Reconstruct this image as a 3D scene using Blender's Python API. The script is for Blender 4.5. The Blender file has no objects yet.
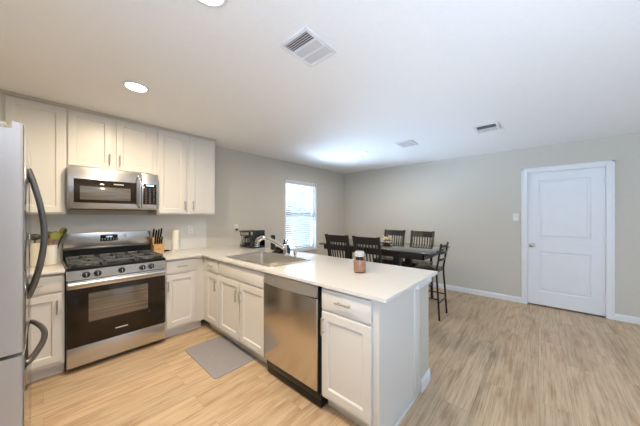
import bpy, bmesh, math, random
from mathutils import Vector, Matrix
random.seed(7)
C = bpy.context.scene.collection
sc = bpy.context.scene
PI = math.pi

# ------------------------------------------------------------------ camera
cam = bpy.data.cameras.new('camera'); co = bpy.data.objects.new('camera', cam); C.objects.link(co)
cam.sensor_width = 36.0; cam.lens = 245.88 / 640 * 36; cam.shift_y = 2.73 / 640
cam.clip_start = 0.02
co.location = (0, 0, 1.38)
co.rotation_euler = (PI / 2, 0, math.radians(41.661 - 90))
sc.camera = co

# ------------------------------------------------------------------ world, daylight, exposure
sc.view_settings.view_transform = 'Standard'; sc.view_settings.look = 'None'
sc.view_settings.gamma = 1.0; sc.view_settings.exposure = 0.88
sc.view_settings.use_curve_mapping = False
W = bpy.data.worlds.new('World'); sc.world = W; W.use_nodes = True
bg = W.node_tree.nodes['Background']
bg.inputs[0].default_value = (0.80, 0.90, 1.0, 1); bg.inputs[1].default_value = 0.55

def area(name, loc, rot, sx, sy, power, col, spread=PI):
    l = bpy.data.lights.new(name, 'AREA'); l.shape = 'RECTANGLE'; l.size = sx; l.size_y = sy
    l.energy = power; l.color = col; l.spread = spread
    o = bpy.data.objects.new(name, l); C.objects.link(o); o.location = loc; o.rotation_euler = rot
    return o
DAY = (0.55, 0.73, 1.0)
def aim(v):
    return Vector(v).to_track_quat('-Z', 'Y').to_euler()
area('fill_rear', (2.3, -4.44, 1.10), aim((0, 0.15, 0.98)), 2.8, 1.9, 52, DAY, 1.9)       # fill light added in a made-up patio door, tilted up at the ceiling
area('fill_side', (-0.90, -1.0, 1.25), aim((0.70, 0.0, 0.71)), 2.0, 1.5, 62, DAY, 2.5)      # fill light added in a made-up side window behind the camera
area('daylight_window', (3.55, 5.6, -0.25), aim((0, -0.70, 0.70)), 4.2, 2.4, 1050, DAY, 2.4)      # area light added out of view outside the dining window, shining in and up
LAMP = (1.0, 0.81, 0.55)
LAMP_POWER = 12.8

# ------------------------------------------------------------------ materials
def mat(name, col, rough=0.5, metal=0.0, var=0.06, scale=8.0, stretch=(1, 1, 1), bump=0.0, spec=0.5, coat=0.0, trans=0.0, alpha=1.0, emit=None, estr=0.0, rvar=0.0, aniso=0.0):
    m = bpy.data.materials.new(name); m.use_nodes = True
    nt = m.node_tree; p = nt.nodes['Principled BSDF']
    p.inputs['Roughness'].default_value = rough; p.inputs['Metallic'].default_value = metal
    p.inputs['Specular IOR Level'].default_value = spec
    p.inputs['Coat Weight'].default_value = coat; p.inputs['Coat Roughness'].default_value = 0.08
    p.inputs['Transmission Weight'].default_value = trans; p.inputs['Alpha'].default_value = alpha
    p.inputs['Anisotropic'].default_value = aniso
    tc = nt.nodes.new('ShaderNodeTexCoord'); mp = nt.nodes.new('ShaderNodeMapping')
    mp.inputs['Scale'].default_value = stretch
    nz = nt.nodes.new('ShaderNodeTexNoise'); nz.inputs['Scale'].default_value = scale; nz.inputs['Detail'].default_value = 4
    nt.links.new(tc.outputs['Object'], mp.inputs['Vector']); nt.links.new(mp.outputs['Vector'], nz.inputs['Vector'])
    cr = nt.nodes.new('ShaderNodeValToRGB')
    a = [max(0, c * (1 - var)) for c in col]; b = [min(1, c * (1 + var)) for c in col]
    cr.color_ramp.elements[0].position = 0.3; cr.color_ramp.elements[0].color = (*a, 1)
    cr.color_ramp.elements[1].position = 0.7; cr.color_ramp.elements[1].color = (*b, 1)
    nt.links.new(nz.outputs['Fac'], cr.inputs['Fac']); nt.links.new(cr.outputs['Color'], p.inputs['Base Color'])
    if rvar:
        mr = nt.nodes.new('ShaderNodeMapRange'); mr.inputs['To Min'].default_value = max(0.02, rough - rvar); mr.inputs['To Max'].default_value = rough + rvar
        nt.links.new(nz.outputs['Fac'], mr.inputs['Value']); nt.links.new(mr.outputs['Result'], p.inputs['Roughness'])
    if bump:
        bp = nt.nodes.new('ShaderNodeBump'); bp.inputs['Strength'].default_value = bump; bp.inputs['Distance'].default_value = 0.002
        nt.links.new(nz.outputs['Fac'], bp.inputs['Height']); nt.links.new(bp.outputs['Normal'], p.inputs['Normal'])
    if emit:
        p.inputs['Emission Color'].default_value = (*emit, 1); p.inputs['Emission Strength'].default_value = estr
    return m

def floor_mat():
    m = bpy.data.materials.new('vinyl planks'); m.use_nodes = True
    nt = m.node_tree; N = nt.nodes; K = nt.links; p = N['Principled BSDF']
    tc = N.new('ShaderNodeTexCoord')
    br = N.new('ShaderNodeTexBrick'); br.offset = 0.37; br.offset_frequency = 2; br.squash = 1
    br.inputs['Scale'].default_value = 1.0; br.inputs['Brick Width'].default_value = 1.22; br.inputs['Row Height'].default_value = 0.18
    br.inputs['Mortar Size'].default_value = 0.0012; br.inputs['Mortar Smooth'].default_value = 0.3; br.inputs['Bias'].default_value = 0.0
    br.inputs['Color1'].default_value = (0, 0, 0, 1); br.inputs['Color2'].default_value = (1, 1, 1, 1); br.inputs['Mortar'].default_value = (0.3, 0.3, 0.3, 1)
    K.new(tc.outputs['Object'], br.inputs['Vector'])
    # shift the grain from plank to plank
    cmb = N.new('ShaderNodeCombineXYZ'); ml = N.new('ShaderNodeMath'); ml.operation = 'MULTIPLY'; ml.inputs[1].default_value = 13.0
    K.new(br.outputs['Color'], ml.inputs[0]); K.new(ml.outputs[0], cmb.inputs['X']); K.new(ml.outputs[0], cmb.inputs['Z'])
    ad = N.new('ShaderNodeVectorMath'); ad.operation = 'ADD'; K.new(tc.outputs['Object'], ad.inputs[0]); K.new(cmb.outputs[0], ad.inputs[1])
    mp = N.new('ShaderNodeMapping'); mp.inputs['Scale'].default_value = (1.3, 30, 1); K.new(ad.outputs[0], mp.inputs['Vector'])
    nz = N.new('ShaderNodeTexNoise'); nz.inputs['Scale'].default_value = 1.6; nz.inputs['Detail'].default_value = 6; nz.inputs['Roughness'].default_value = 0.70; nz.inputs['Distortion'].default_value = 0.35
    K.new(mp.outputs[0], nz.inputs['Vector'])
    cr = N.new('ShaderNodeValToRGB'); e = cr.color_ramp.elements
    e[0].position = 0.28; e[0].color = (0.47, 0.335, 0.215, 1); e[1].position = 0.72; e[1].color = (0.73, 0.575, 0.39, 1)
    x = e.new(0.5); x.color = (0.645, 0.49, 0.325, 1)
    K.new(nz.outputs['Fac'], cr.inputs['Fac'])
    mp3 = N.new('ShaderNodeMapping'); mp3.inputs['Scale'].default_value = (2.2, 85, 1); K.new(ad.outputs[0], mp3.inputs['Vector'])
    n3 = N.new('ShaderNodeTexNoise'); n3.inputs['Scale'].default_value = 1.3; n3.inputs['Detail'].default_value = 3; n3.inputs['Distortion'].default_value = 0.4; K.new(mp3.outputs[0], n3.inputs['Vector'])
    r3 = N.new('ShaderNodeValToRGB'); r3.color_ramp.elements[0].position = 0.33; r3.color_ramp.elements[0].color = (0.60, 0.50, 0.42, 1)
    r3.color_ramp.elements[1].position = 0.47; r3.color_ramp.elements[1].color = (1, 1, 1, 1); K.new(n3.outputs['Fac'], r3.inputs['Fac'])
    mz = N.new('ShaderNodeMix'); mz.data_type = 'RGBA'; mz.blend_type = 'MULTIPLY'; mz.inputs['Factor'].default_value = 0.55
    K.new(cr.outputs['Color'], mz.inputs['A']); K.new(r3.outputs['Color'], mz.inputs['B'])
    # soft blotches and knots
    mp2 = N.new('ShaderNodeMapping'); mp2.inputs['Scale'].default_value = (1.5, 6.5, 1); K.new(ad.outputs[0], mp2.inputs['Vector'])
    n2 = N.new('ShaderNodeTexNoise'); n2.inputs['Scale'].default_value = 2.0; n2.inputs['Detail'].default_value = 3; K.new(mp2.outputs[0], n2.inputs['Vector'])
    r2 = N.new('ShaderNodeValToRGB'); r2.color_ramp.elements[0].position = 0.30; r2.color_ramp.elements[0].color = (0.70, 0.60, 0.51, 1)
    r2.color_ramp.elements[1].position = 0.52; r2.color_ramp.elements[1].color = (1, 1, 1, 1); K.new(n2.outputs['Fac'], r2.inputs['Fac'])
    mx = N.new('ShaderNodeMix'); mx.data_type = 'RGBA'; mx.blend_type = 'MULTIPLY'; mx.inputs['Factor'].default_value = 0.75
    K.new(mz.outputs['Result'], mx.inputs['A']); K.new(r2.outputs['Color'], mx.inputs['B'])
    # tone per plank
    tr = N.new('ShaderNodeValToRGB'); t = tr.color_ramp.elements
    t[0].color = (0.84, 0.82, 0.80, 1); t[1].color = (1.02, 0.99, 0.96, 1); K.new(br.outputs['Color'], tr.inputs['Fac'])
    m2 = N.new('ShaderNodeMix'); m2.data_type = 'RGBA'; m2.blend_type = 'MULTIPLY'; m2.inputs['Factor'].default_value = 0.8
    K.new(mx.outputs['Result'], m2.inputs['A']); K.new(tr.outputs['Color'], m2.inputs['B'])
    m3 = N.new('ShaderNodeMix'); m3.data_type = 'RGBA'; m3.blend_type = 'MIX'; K.new(br.outputs['Fac'], m3.inputs['Factor'])
    K.new(m2.outputs['Result'], m3.inputs['A']); m3.inputs['B'].default_value = (0.36, 0.27, 0.18, 1)
    K.new(m3.outputs['Result'], p.inputs['Base Color'])
    p.inputs['Roughness'].default_value = 0.42; p.inputs['Specular IOR Level'].default_value = 0.35
    bp = N.new('ShaderNodeBump'); bp.inputs['Strength'].default_value = 0.12; bp.inputs['Distance'].default_value = 0.002
    K.new(nz.outputs['Fac'], bp.inputs['Height']); K.new(bp.outputs['Normal'], p.inputs['Normal'])
    return m

M = {}
M['floor'] = floor_mat()
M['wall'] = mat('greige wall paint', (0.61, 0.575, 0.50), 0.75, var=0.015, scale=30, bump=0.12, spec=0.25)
M['ceiling'] = mat('ceiling paint', (0.92, 0.915, 0.905), 0.85, var=0.012, scale=40, bump=0.15, spec=0.2)
M['trim'] = mat('white trim paint', (0.80, 0.80, 0.81), 0.38, var=0.01)
M['door'] = mat('white door paint', (0.78, 0.79, 0.81), 0.42, var=0.012)
M['cab'] = mat('white cabinet lacquer', (0.725, 0.71, 0.68), 0.36, var=0.012, scale=3)
M['counter'] = mat('white quartz', (0.72, 0.70, 0.665), 0.10, var=0.025, scale=60, rvar=0.02)
M['splash'] = mat('white quartz splash', (0.74, 0.725, 0.70), 0.22, var=0.02, scale=50)
M['steel'] = mat('brushed stainless', (0.60, 0.585, 0.57), 0.26, 1.0, var=0.015, scale=3, stretch=(1, 1, 260), rvar=0.015, aniso=0.3)
M['steelh'] = mat('brushed stainless upright grain', (0.63, 0.575, 0.50), 0.24, 1.0, var=0.015, scale=3, stretch=(260, 260, 1), rvar=0.015)
M['fridge'] = mat('fridge stainless', (0.60, 0.60, 0.62), 0.13, 1.0, var=0.015, scale=4, stretch=(1, 160, 1), rvar=0.01)
M['fridgeside'] = mat('grey painted steel side', (0.50, 0.48, 0.485), 0.30, 0.5, var=0.02, scale=4)
M['sinksteel'] = mat('satin sink steel', (0.72, 0.68, 0.62), 0.32, 1.0, var=0.02, scale=4, stretch=(1, 120, 1))
M['panelsteel'] = mat('grey steel control panel', (0.47, 0.44, 0.41), 0.36, 0.8, var=0.015, scale=3, stretch=(1, 1, 200))
M['darksteel'] = mat('dark brushed handle steel', (0.20, 0.185, 0.175), 0.3, 1.0, var=0.05, scale=8, stretch=(1, 1, 40))
M['nickel'] = mat('satin nickel', (0.55, 0.53, 0.50), 0.3, 1.0, var=0.03)
M['chrome'] = mat('chrome', (0.74, 0.74, 0.75), 0.08, 1.0, var=0.02)
M['blackglass'] = mat('black oven glass', (0.020, 0.012, 0.006), 0.06, var=0.2, spec=0.38)
M['ovenwin'] = mat('tinted oven window', (0.16, 0.125, 0.09), 0.05, var=0.35, scale=5, stretch=(0.3, 1, 12), coat=0.4, spec=0.8)
M['mwwin'] = mat('dotted microwave window', (0.13, 0.12, 0.11), 0.12, var=0.3, scale=9, stretch=(0.5, 1, 8), coat=0.5)
M['black'] = mat('black enamel', (0.008, 0.008, 0.008), 0.30, var=0.1, spec=0.3)
M['castiron'] = mat('cast iron', (0.17, 0.165, 0.155), 0.30, 0.7, var=0.2, scale=40, bump=0.1)
M['blackplastic'] = mat('black plastic', (0.014, 0.014, 0.015), 0.26, var=0.12)
M['greyplastic'] = mat('grey plastic', (0.33, 0.32, 0.31), 0.4, var=0.05)
M['whiteplastic'] = mat('white plastic', (0.80, 0.79, 0.77), 0.4, var=0.01)
M['mark'] = mat('pale printed mark', (0.62, 0.62, 0.60), 0.4, var=0.02)
M['display'] = mat('lit display digits', (0.3, 0.5, 0.6), 0.3, emit=(0.55, 0.8, 1.0), estr=1.5)
M['mat'] = mat('grey foam mat', (0.315, 0.30, 0.315), 0.8, var=0.06, scale=60, bump=0.3)
M['wood_dark'] = mat('black-brown wood', (0.022, 0.018, 0.016), 0.30, var=0.3, scale=5, stretch=(1, 1, 14), coat=0.1, spec=0.4)
M['table'] = mat('black table lacquer', (0.030, 0.027, 0.026), 0.16, var=0.25, scale=4, stretch=(10, 1, 1), coat=0.7)
M['seatwood'] = mat('dark seat wood', (0.035, 0.027, 0.022), 0.28, var=0.3, scale=6, stretch=(9, 1, 1), coat=0.3)
M['iron'] = mat('black metal tube', (0.014, 0.014, 0.016), 0.35, 0.3, var=0.1)
M['blockwood'] = mat('light block wood', (0.62, 0.38, 0.17), 0.45, var=0.12, scale=6, stretch=(12, 12, 1))
M['ceramic'] = mat('white ceramic', (0.80, 0.78, 0.73), 0.18, var=0.015)
M['canister'] = mat('cream ceramic', (0.66, 0.61, 0.48), 0.3, var=0.03)
M['olive'] = mat('olive silicone', (0.27, 0.27, 0.06), 0.5, var=0.06)
M['olivedark'] = mat('dark green nylon', (0.045, 0.05, 0.03), 0.45, var=0.08)
M['stickwood'] = mat('brown stick wood', (0.36, 0.15, 0.05), 0.5, var=0.1, stretch=(1, 1, .1), scale=20)
M['paper'] = mat('paper towel', (0.86, 0.83, 0.75), 0.9, var=0.02, scale=60, bump=0.3)
M['wax'] = mat('pink-brown candle wax', (0.60, 0.31, 0.19), 0.35, var=0.06, spec=0.4)
M['blue'] = mat('dark blue plastic', (0.012, 0.03, 0.09), 0.25, var=0.08)
M['tan'] = mat('cream petals', (0.70, 0.58, 0.36), 0.7, var=0.15, scale=40)
M['greymetal'] = mat('grey metal dish', (0.33, 0.32, 0.32), 0.35, 0.8, var=0.08)
M['blind'] = mat('white blind slat', (0.86, 0.87, 0.88), 0.5, var=0.01)
M['siding'] = mat('pale siding', (0.84, 0.84, 0.84), 0.7, var=0.02, scale=3)
M['sidingdark'] = mat('grey window of the house', (0.30, 0.32, 0.34), 0.3, var=0.05)
M['vinyl'] = mat('white vinyl frame', (0.82, 0.83, 0.84), 0.4, var=0.01)
M['dark'] = mat('dark duct', (0.03, 0.028, 0.035), 0.8, var=0.1)
M['louver'] = mat('grey-white louver', (0.62, 0.61, 0.63), 0.5, var=0.02)
M['grass'] = mat('outside ground', (0.30, 0.33, 0.22), 0.9, var=0.2, scale=4)
M['lens'] = mat('lamp lens', (1, 1, 1), 0.5, var=0.0, emit=(1.0, 0.93, 0.80), estr=14.0)
def glass(name, col, rough=0.0):
    m = bpy.data.materials.new(name); m.use_nodes = True; nt = m.node_tree; N = nt.nodes
    out = N['Material Output']; N.remove(N['Principled BSDF'])
    tr = N.new('ShaderNodeBsdfTransparent'); tr.inputs[0].default_value = (*col, 1)
    gl = N.new('ShaderNodeBsdfGlossy'); gl.inputs['Roughness'].default_value = max(rough, 0.02); gl.inputs[0].default_value = (1, 1, 1, 1)
    lw = N.new('ShaderNodeLayerWeight'); lw.inputs['Blend'].default_value = 0.35
    nz = N.new('ShaderNodeTexNoise'); nz.inputs['Scale'].default_value = 2
    mr = N.new('ShaderNodeMath'); mr.operation = 'MULTIPLY'; mr.inputs[1].default_value = 0.6
    nt.links.new(lw.outputs['Fresnel'], mr.inputs[0])
    mx = N.new('ShaderNodeMixShader'); nt.links.new(mr.outputs[0], mx.inputs[0]); nt.links.new(tr.outputs[0], mx.inputs[1]); nt.links.new(gl.outputs[0], mx.inputs[2])
    nt.links.new(mx.outputs[0], out.inputs[0])
    return m
M['frost'] = mat('frosted glass lid', (0.66, 0.66, 0.64), 0.12, var=0.03, trans=0.3)
M['glass'] = glass('clear glass', (0.97, 0.98, 0.98))
M['jarglass'] = glass('jar glass', (0.86, 0.87, 0.87))

# ------------------------------------------------------------------ mesh helpers
def bm_new(): return bmesh.new()
def bx(bm, x0, x1, y0, y1, z0, z1, bev=0.0, seg=2):
    r = bmesh.ops.create_cube(bm, size=1.0)
    vs = r['verts']
    bmesh.ops.scale(bm, vec=(abs(x1 - x0), abs(y1 - y0), abs(z1 - z0)), verts=vs)
    bmesh.ops.translate(bm, vec=((x0 + x1) / 2, (y0 + y1) / 2, (z0 + z1) / 2), verts=vs)
    if bev:
        es = list({e for v in vs for e in v.link_edges})
        bmesh.ops.bevel(bm, geom=es, offset=bev, segments=seg, affect='EDGES', profile=0.5)
    return bm
def obox(bm, c, size, rot, bev=0.0):
    """box of a size about a centre, turned by a rotation matrix"""
    r = bmesh.ops.create_cube(bm, size=1.0); vs = r['verts']
    bmesh.ops.scale(bm, vec=size, verts=vs)
    if bev:
        es = list({e for v in vs for e in v.link_edges})
        q = bmesh.ops.bevel(bm, geom=es, offset=bev, segments=2, affect='EDGES', profile=0.5)
        vs = list({v for f in q['faces'] for v in f.verts} | {v for v in vs if v.is_valid})
    bmesh.ops.transform(bm, matrix=Matrix.Translation(c) @ rot.to_4x4(), verts=vs)
def beam(bm, a, b, w, t, up=(0, 0, 1), bev=0.0):
    """rectangular bar from a to b; w across (side), t along 'up'"""
    a = Vector(a); b = Vector(b); d = (b - a); L = d.length; d.normalize()
    s = d.cross(Vector(up)); s.normalize(); u = s.cross(d)
    R = Matrix((d, s, u)).transposed()
    obox(bm, (a + b) / 2, (L, w, t), R, bev)
def smooth_path(pts, n=6):
    P = [Vector(p) for p in pts]; out = []
    for i in range(len(P) - 1):
        p0 = P[max(i - 1, 0)]; p1 = P[i]; p2 = P[i + 1]; p3 = P[min(i + 2, len(P) - 1)]
        for k in range(n):
            t = k / n
            out.append(0.5 * ((2 * p1) + (p2 - p0) * t + (2 * p0 - 5 * p1 + 4 * p2 - p3) * t * t + (3 * p1 - p0 - 3 * p2 + p3) * t ** 3))
    out.append(P[-1]); return out
def tube(bm, pts, r, seg=10, smooth=0, r2=None, ref=(0, 0, 1)):
    """swept tube; r may be a list; r2 a second half-width for a flattened section"""
    P = smooth_path(pts, smooth) if smooth else [Vector(p) for p in pts]
    n = len(P); rings = []
    refv = Vector(ref)
    for i, p in enumerate(P):
        d = (P[min(i + 1, n - 1)] - P[max(i - 1, 0)]).normalized()
        s = d.cross(refv)
        if s.length < 1e-3: s = d.cross(Vector((1, 0, 0)))
        s.normalize(); u = s.cross(d)
        if isinstance(r, (list, tuple)):
            f = i / (n - 1) * (len(r) - 1); k = min(int(f), len(r) - 2); rr = r[k] + (r[k + 1] - r[k]) * (f - k)
        else: rr = r
        rb = rr if r2 is None else r2
        rings.append([bm.verts.new(p + s * (rr * math.cos(2 * PI * j / seg)) + u * (rb * math.sin(2 * PI * j / seg))) for j in range(seg)])
    for i in range(n - 1):
        for j in range(seg):
            bm.faces.new((rings[i][j], rings[i][(j + 1) % seg], rings[i + 1][(j + 1) % seg], rings[i + 1][j]))
    bm.faces.new(list(reversed(rings[0]))); bm.faces.new(rings[-1])
def lathe(bm, prof, c=(0, 0, 0), seg=24, axis='z'):
    """turn a profile [(r, h)...]"""
    rings = []
    for r, h in prof:
        ring = []
        for j in range(seg):
            a = 2 * PI * j / seg
            q = (r * math.cos(a), r * math.sin(a), h)
            if axis == 'y': q = (q[0], -q[2], q[1])       # grows towards -y
            if axis == 'x': q = (-q[2], q[0], q[1])       # grows towards -x
            ring.append(bm.verts.new(Vector(c) + Vector(q)))
        rings.append(ring)
    for i in range(len(rings) - 1):
        for j in range(seg):
            bm.faces.new((rings[i][j], rings[i][(j + 1) % seg], rings[i + 1][(j + 1) % seg], rings[i + 1][j]))
    bm.faces.new(list(reversed(rings[0]))); bm.faces.new(rings[-1])
def prism(bm, poly, z0, z1, axis='z'):
    """extrude a polygon"""
    def q(a, b, h):
        return {'z': (a, b, h), 'y': (a, h, b), 'x': (h, a, b)}[axis]
    lo = [bm.verts.new(q(a, b, z0)) for a, b in poly]; hi = [bm.verts.new(q(a, b, z1)) for a, b in poly]
    n = len(poly)
    bm.faces.new(lo); bm.faces.new(hi)
    for i in range(n): bm.faces.new((lo[i], lo[(i + 1) % n], hi[(i + 1) % n], hi[i]))
def slab(bm, xs, ys, keep, z0, z1):
    """a flat slab with cut-outs: cells of a grid kept where keep(i, j)"""
    V = {}
    def v(i, j, k):
        if (i, j, k) not in V: V[(i, j, k)] = bm.verts.new((xs[i], ys[j], (z0, z1)[k]))
        return V[(i, j, k)]
    nx, ny = len(xs) - 1, len(ys) - 1
    kp = lambda i, j: 0 <= i < nx and 0 <= j < ny and keep(i, j)
    for i in range(nx):
        for j in range(ny):
            if not kp(i, j): continue
            bm.faces.new((v(i, j, 1), v(i + 1, j, 1), v(i + 1, j + 1, 1), v(i, j + 1, 1)))
            bm.faces.new((v(i, j, 0), v(i, j + 1, 0), v(i + 1, j + 1, 0), v(i + 1, j, 0)))
            if not kp(i - 1, j): bm.faces.new((v(i, j, 0), v(i, j, 1), v(i, j + 1, 1), v(i, j + 1, 0)))
            if not kp(i + 1, j): bm.faces.new((v(i + 1, j, 0), v(i + 1, j + 1, 0), v(i + 1, j + 1, 1), v(i + 1, j, 1)))
            if not kp(i, j - 1): bm.faces.new((v(i, j, 0), v(i + 1, j, 0), v(i + 1, j, 1), v(i, j, 1)))
            if not kp(i, j + 1): bm.faces.new((v(i, j + 1, 0), v(i, j + 1, 1), v(i + 1, j + 1, 1), v(i + 1, j + 1, 0)))

def obj(name, bm, m, parent=None, loc=(0, 0, 0), rotz=0.0, smooth=True):
    bmesh.ops.recalc_face_normals(bm, faces=bm.faces)
    me = bpy.data.meshes.new(name); bm.to_mesh(me); bm.free()
    me.materials.append(M[m])
    if smooth:
        me.polygons.foreach_set('use_smooth', [True] * len(me.polygons))
        try: me.set_sharp_from_angle(angle=math.radians(32))
        except Exception: pass
    o = bpy.data.objects.new(name, me); C.objects.link(o)
    o.location = loc; o.rotation_euler = (0, 0, rotz)
    if parent: o.parent = parent
    return o
def tag(o, label, cat, group=None, kind=None):
    o['label'] = label; o['category'] = cat
    if group: o['group'] = group
    if kind: o['kind'] = kind
    return o
def thing(name, label, cat, loc=(0, 0, 0), rotz=0.0, group=None):
    o = bpy.data.objects.new(name, None); C.objects.link(o); o.empty_display_size = 0.1
    o.location = loc; o.rotation_euler = (0, 0, rotz)
    return tag(o, label, cat, group)
def struct(name, bm, m, label=None, cat=None, smooth=False):
    o = obj(name, bm, m, smooth=smooth); o['kind'] = 'structure'
    if label: o['label'] = label; o['category'] = cat
    return o
def box(name, m, parent, *a, bev=0.0, seg=2):
    return obj(name, bx(bm_new(), *a, bev=bev, seg=seg), m, parent)
def dup(root, loc, rotz, label, group=None):
    r = root.copy(); C.objects.link(r); r.location = loc; r.rotation_euler = (0, 0, rotz); r['label'] = label
    if group: r['group'] = group
    for ch in list(root.children):
        c = ch.copy(); C.objects.link(c); c.parent = r
        for g in list(ch.children):
            d = g.copy(); C.objects.link(d); d.parent = c
    return r

# ------------------------------------------------------------------ the setting
XW, YW, ZC = 5.036, 3.672, 2.44            # right wall, window wall, ceiling
XL, YB = -0.96, -4.5                       # wall behind the fridge, wall behind the camera
WX0, WX1, WZ0, WZ1 = 3.107, 3.994, 0.665, 2.068
T = 0.12
struct('floor', bx(bm_new(), XL - T, XW + T, YB - T, YW + T, -0.1, 0), 'floor', 'light tan wood-look plank floor', 'floor')
struct('ceiling', bx(bm_new(), XL - T, XW + T, YB - T, YW + T, ZC, ZC + 0.1), 'ceiling', 'smooth off-white ceiling', 'ceiling')
b = bm_new()
slab(b, [XL - T, WX0, WX1, XW + T], [0, WZ0, WZ1, ZC], lambda i, j: not (i == 1 and j == 1), 0, T)
bmesh.ops.transform(b, matrix=Matrix(((1, 0, 0, 0), (0, 0, 1, YW), (0, 1, 0, 0), (0, 0, 0, 1))), verts=b.verts)
struct('wall_left', b, 'wall', 'greige wall behind the range with the window', 'wall')
DY0, DY1, DZ = -0.677, 0.132, 2.055        # door opening
b = bm_new()
slab(b, [YB - T, DY0 - 0.02, DY1 + 0.02, YW], [0, DZ, ZC], lambda i, j: not (i == 1 and j == 0), 0, T)
bmesh.ops.transform(b, matrix=Matrix(((0, 0, 1, XW), (1, 0, 0, 0), (0, 1, 0, 0), (0, 0, 0, 1))), verts=b.verts)
struct('wall_right', b, 'wall', 'greige wall with the white door', 'wall')
b = bm_new()
slab(b, [YB, -2.0, 0.0, YW], [0, 0.5, 2.0, ZC], lambda i, j: not (i == 1 and j == 1), 0, T)
bmesh.ops.transform(b, matrix=Matrix(((0, 0, 1, XL - T), (1, 0, 0, 0), (0, 1, 0, 0), (0, 0, 0, 1))), verts=b.verts)
struct('wall_fridge', b, 'wall', 'greige wall behind the refrigerator', 'wall')
b = bm_new()
slab(b, [XL - T, 0.8, 3.8, XW + T], [0, 0.02, 2.15, ZC], lambda i, j: not (i == 1 and j == 1), 0, T)
bmesh.ops.transform(b, matrix=Matrix(((1, 0, 0, 0), (0, 0, 1, YB - T), (0, 1, 0, 0), (0, 0, 0, 1))), verts=b.verts)
struct('wall_rear', b, 'wall', 'greige wall behind the camera with a wide opening added for daylight', 'wall')
struct('wall_door_backing', bx(bm_new(), XW + 0.07, XW + T, DY0 - 0.02, DY1 + 0.02, 0, DZ), 'dark')

def baseboard_profile(h=0.085, t=0.014): return [(0, 0), (t, 0), (t, h - 0.02), (t * 0.45, h), (0, h)]
def baseboard_x(name, x, y0, y1):           # on a wall facing -x
    b = bm_new(); prism(b, [(x - p, z) for p, z in baseboard_profile()], y0, y1, 'y'); struct(name, b, 'trim')
def baseboard_y(name, y, x0, x1):           # on a wall facing -y
    b = bm_new(); prism(b, [(y - p, z) for p, z in baseboard_profile()], x0, x1, 'x'); struct(name, b, 'trim')
baseboard_x('baseboard_right', XW, 0.206, YW)
baseboard_x('baseboard_right_2', XW, YB, -0.753)
baseboard_y('baseboard_left', YW, 2.17, XW - 0.014)

# door casing (trim) with a stepped profile, and jamb
b = bm_new()
cw = 0.074
for (y0, y1, z0, z1) in ((DY1, DY1 + cw, 0, 2.045 + cw), (DY0 - cw, DY0, 0, 2.045 + cw), (DY0, DY1, 2.045, 2.045 + cw)):
    bx(b, XW - 0.016, XW, y0, y1, z0, z1, 0.004)
for (y0, y1, z0, z1) in ((DY1 + 0.05, DY1 + cw, 0, 2.045 + cw), (DY0 - cw, DY0 - 0.05, 0, 2.045 + cw), (DY0 - cw, DY1 + cw, 2.095, 2.045 + cw)):
    bx(b, XW - 0.022, XW - 0.010, y0, y1, z0, z1, 0.003)
for (y0, y1, z0, z1) in ((DY1 - 0.002, DY1 + 0.018, 0, 2.05), (DY0 - 0.018, DY0 + 0.002, 0, 2.05), (DY0, DY1, 2.04, 2.055)):
    bx(b, XW - 0.004, XW + 0.11, y0, y1, z0, z1)
struct('trim_1', b, 'trim', 'white casing around the door', 'door trim')

def raised_panel(bm, x, ya, yb, za, zb):
    """sunken moulding and raised field on a door face towards -x"""
    def ring(d, inset): return [bm.verts.new((x + d, yy, zz)) for yy, zz in ((ya + inset, za + inset), (yb - inset, za + inset), (yb - inset, zb - inset), (ya + inset, zb - inset))]
    R = [ring(0, 0), ring(0.008, 0.010), ring(0.008, 0.022), ring(0.002, 0.045)]
    for i in range(3):
        for j in range(4): bm.faces.new((R[i][j], R[i][(j + 1) % 4], R[i + 1][(j + 1) % 4], R[i + 1][j]))
    bm.faces.new(R[3])
dr = bpy.data.objects.new('door_1', None); C.objects.link(dr); dr.location = (XW + 0.004, DY0 + 0.004, 0.022)
dr['kind'] = 'structure'; dr['label'] = 'white two-panel interior door'; dr['category'] = 'door'
b = bm_new(); DW_, DH = DY1 - DY0 - 0.008, 2.016
pans = [(0.13, DW_ - 0.125, 0.205, 0.815), (0.13, DW_ - 0.125, 1.02, 1.90)]
ys = [0, pans[0][0], pans[0][1], DW_]; zs = [0, pans[0][2], pans[0][3], pans[1][2], pans[1][3], DH]
for i in range(3):
    for j in range(5):
        if i == 1 and j in (1, 3): continue
        b.faces.new([b.verts.new((0, y, z)) for y, z in ((ys[i], zs[j]), (ys[i + 1], zs[j]), (ys[i + 1], zs[j + 1]), (ys[i], zs[j + 1]))])
for pn in pans: raised_panel(b, 0, *pn)
bmesh.ops.remove_doubles(b, verts=b.verts, dist=1e-5)
bx(b, 0.0095, 0.035, 0, DW_, 0, DH)
for (y0, y1, z0, z1) in ((0, 0.002, 0, DH), (DW_ - 0.002, DW_, 0, DH), (0, DW_, 0, 0.002), (0, DW_, DH - 0.002, DH)): bx(b, 0.0003, 0.03, y0, y1, z0, z1)
dp = obj('door_panel', b, 'door', dr, smooth=False)
b = bm_new(); lathe(b, [(0.032, 0), (0.032, 0.006), (0.016, 0.012), (0.013, 0.03), (0.024, 0.04), (0.030, 0.052), (0.026, 0.066), (0.012, 0.072)], (0, DW_ - 0.052, 0.905), 20, 'x')
obj('door_knob', b, 'nickel', dr)
for z in (0.19, 1.0, 1.80):
    b = bm_new(); tube(b, [(-0.012, -0.002, z), (-0.012, -0.002, z + 0.09)], 0.008, 10); bx(b, -0.010, -0.001, -0.006, 0.018, z, z + 0.09)
    obj('hinge', b, 'trim', dr)

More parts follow.
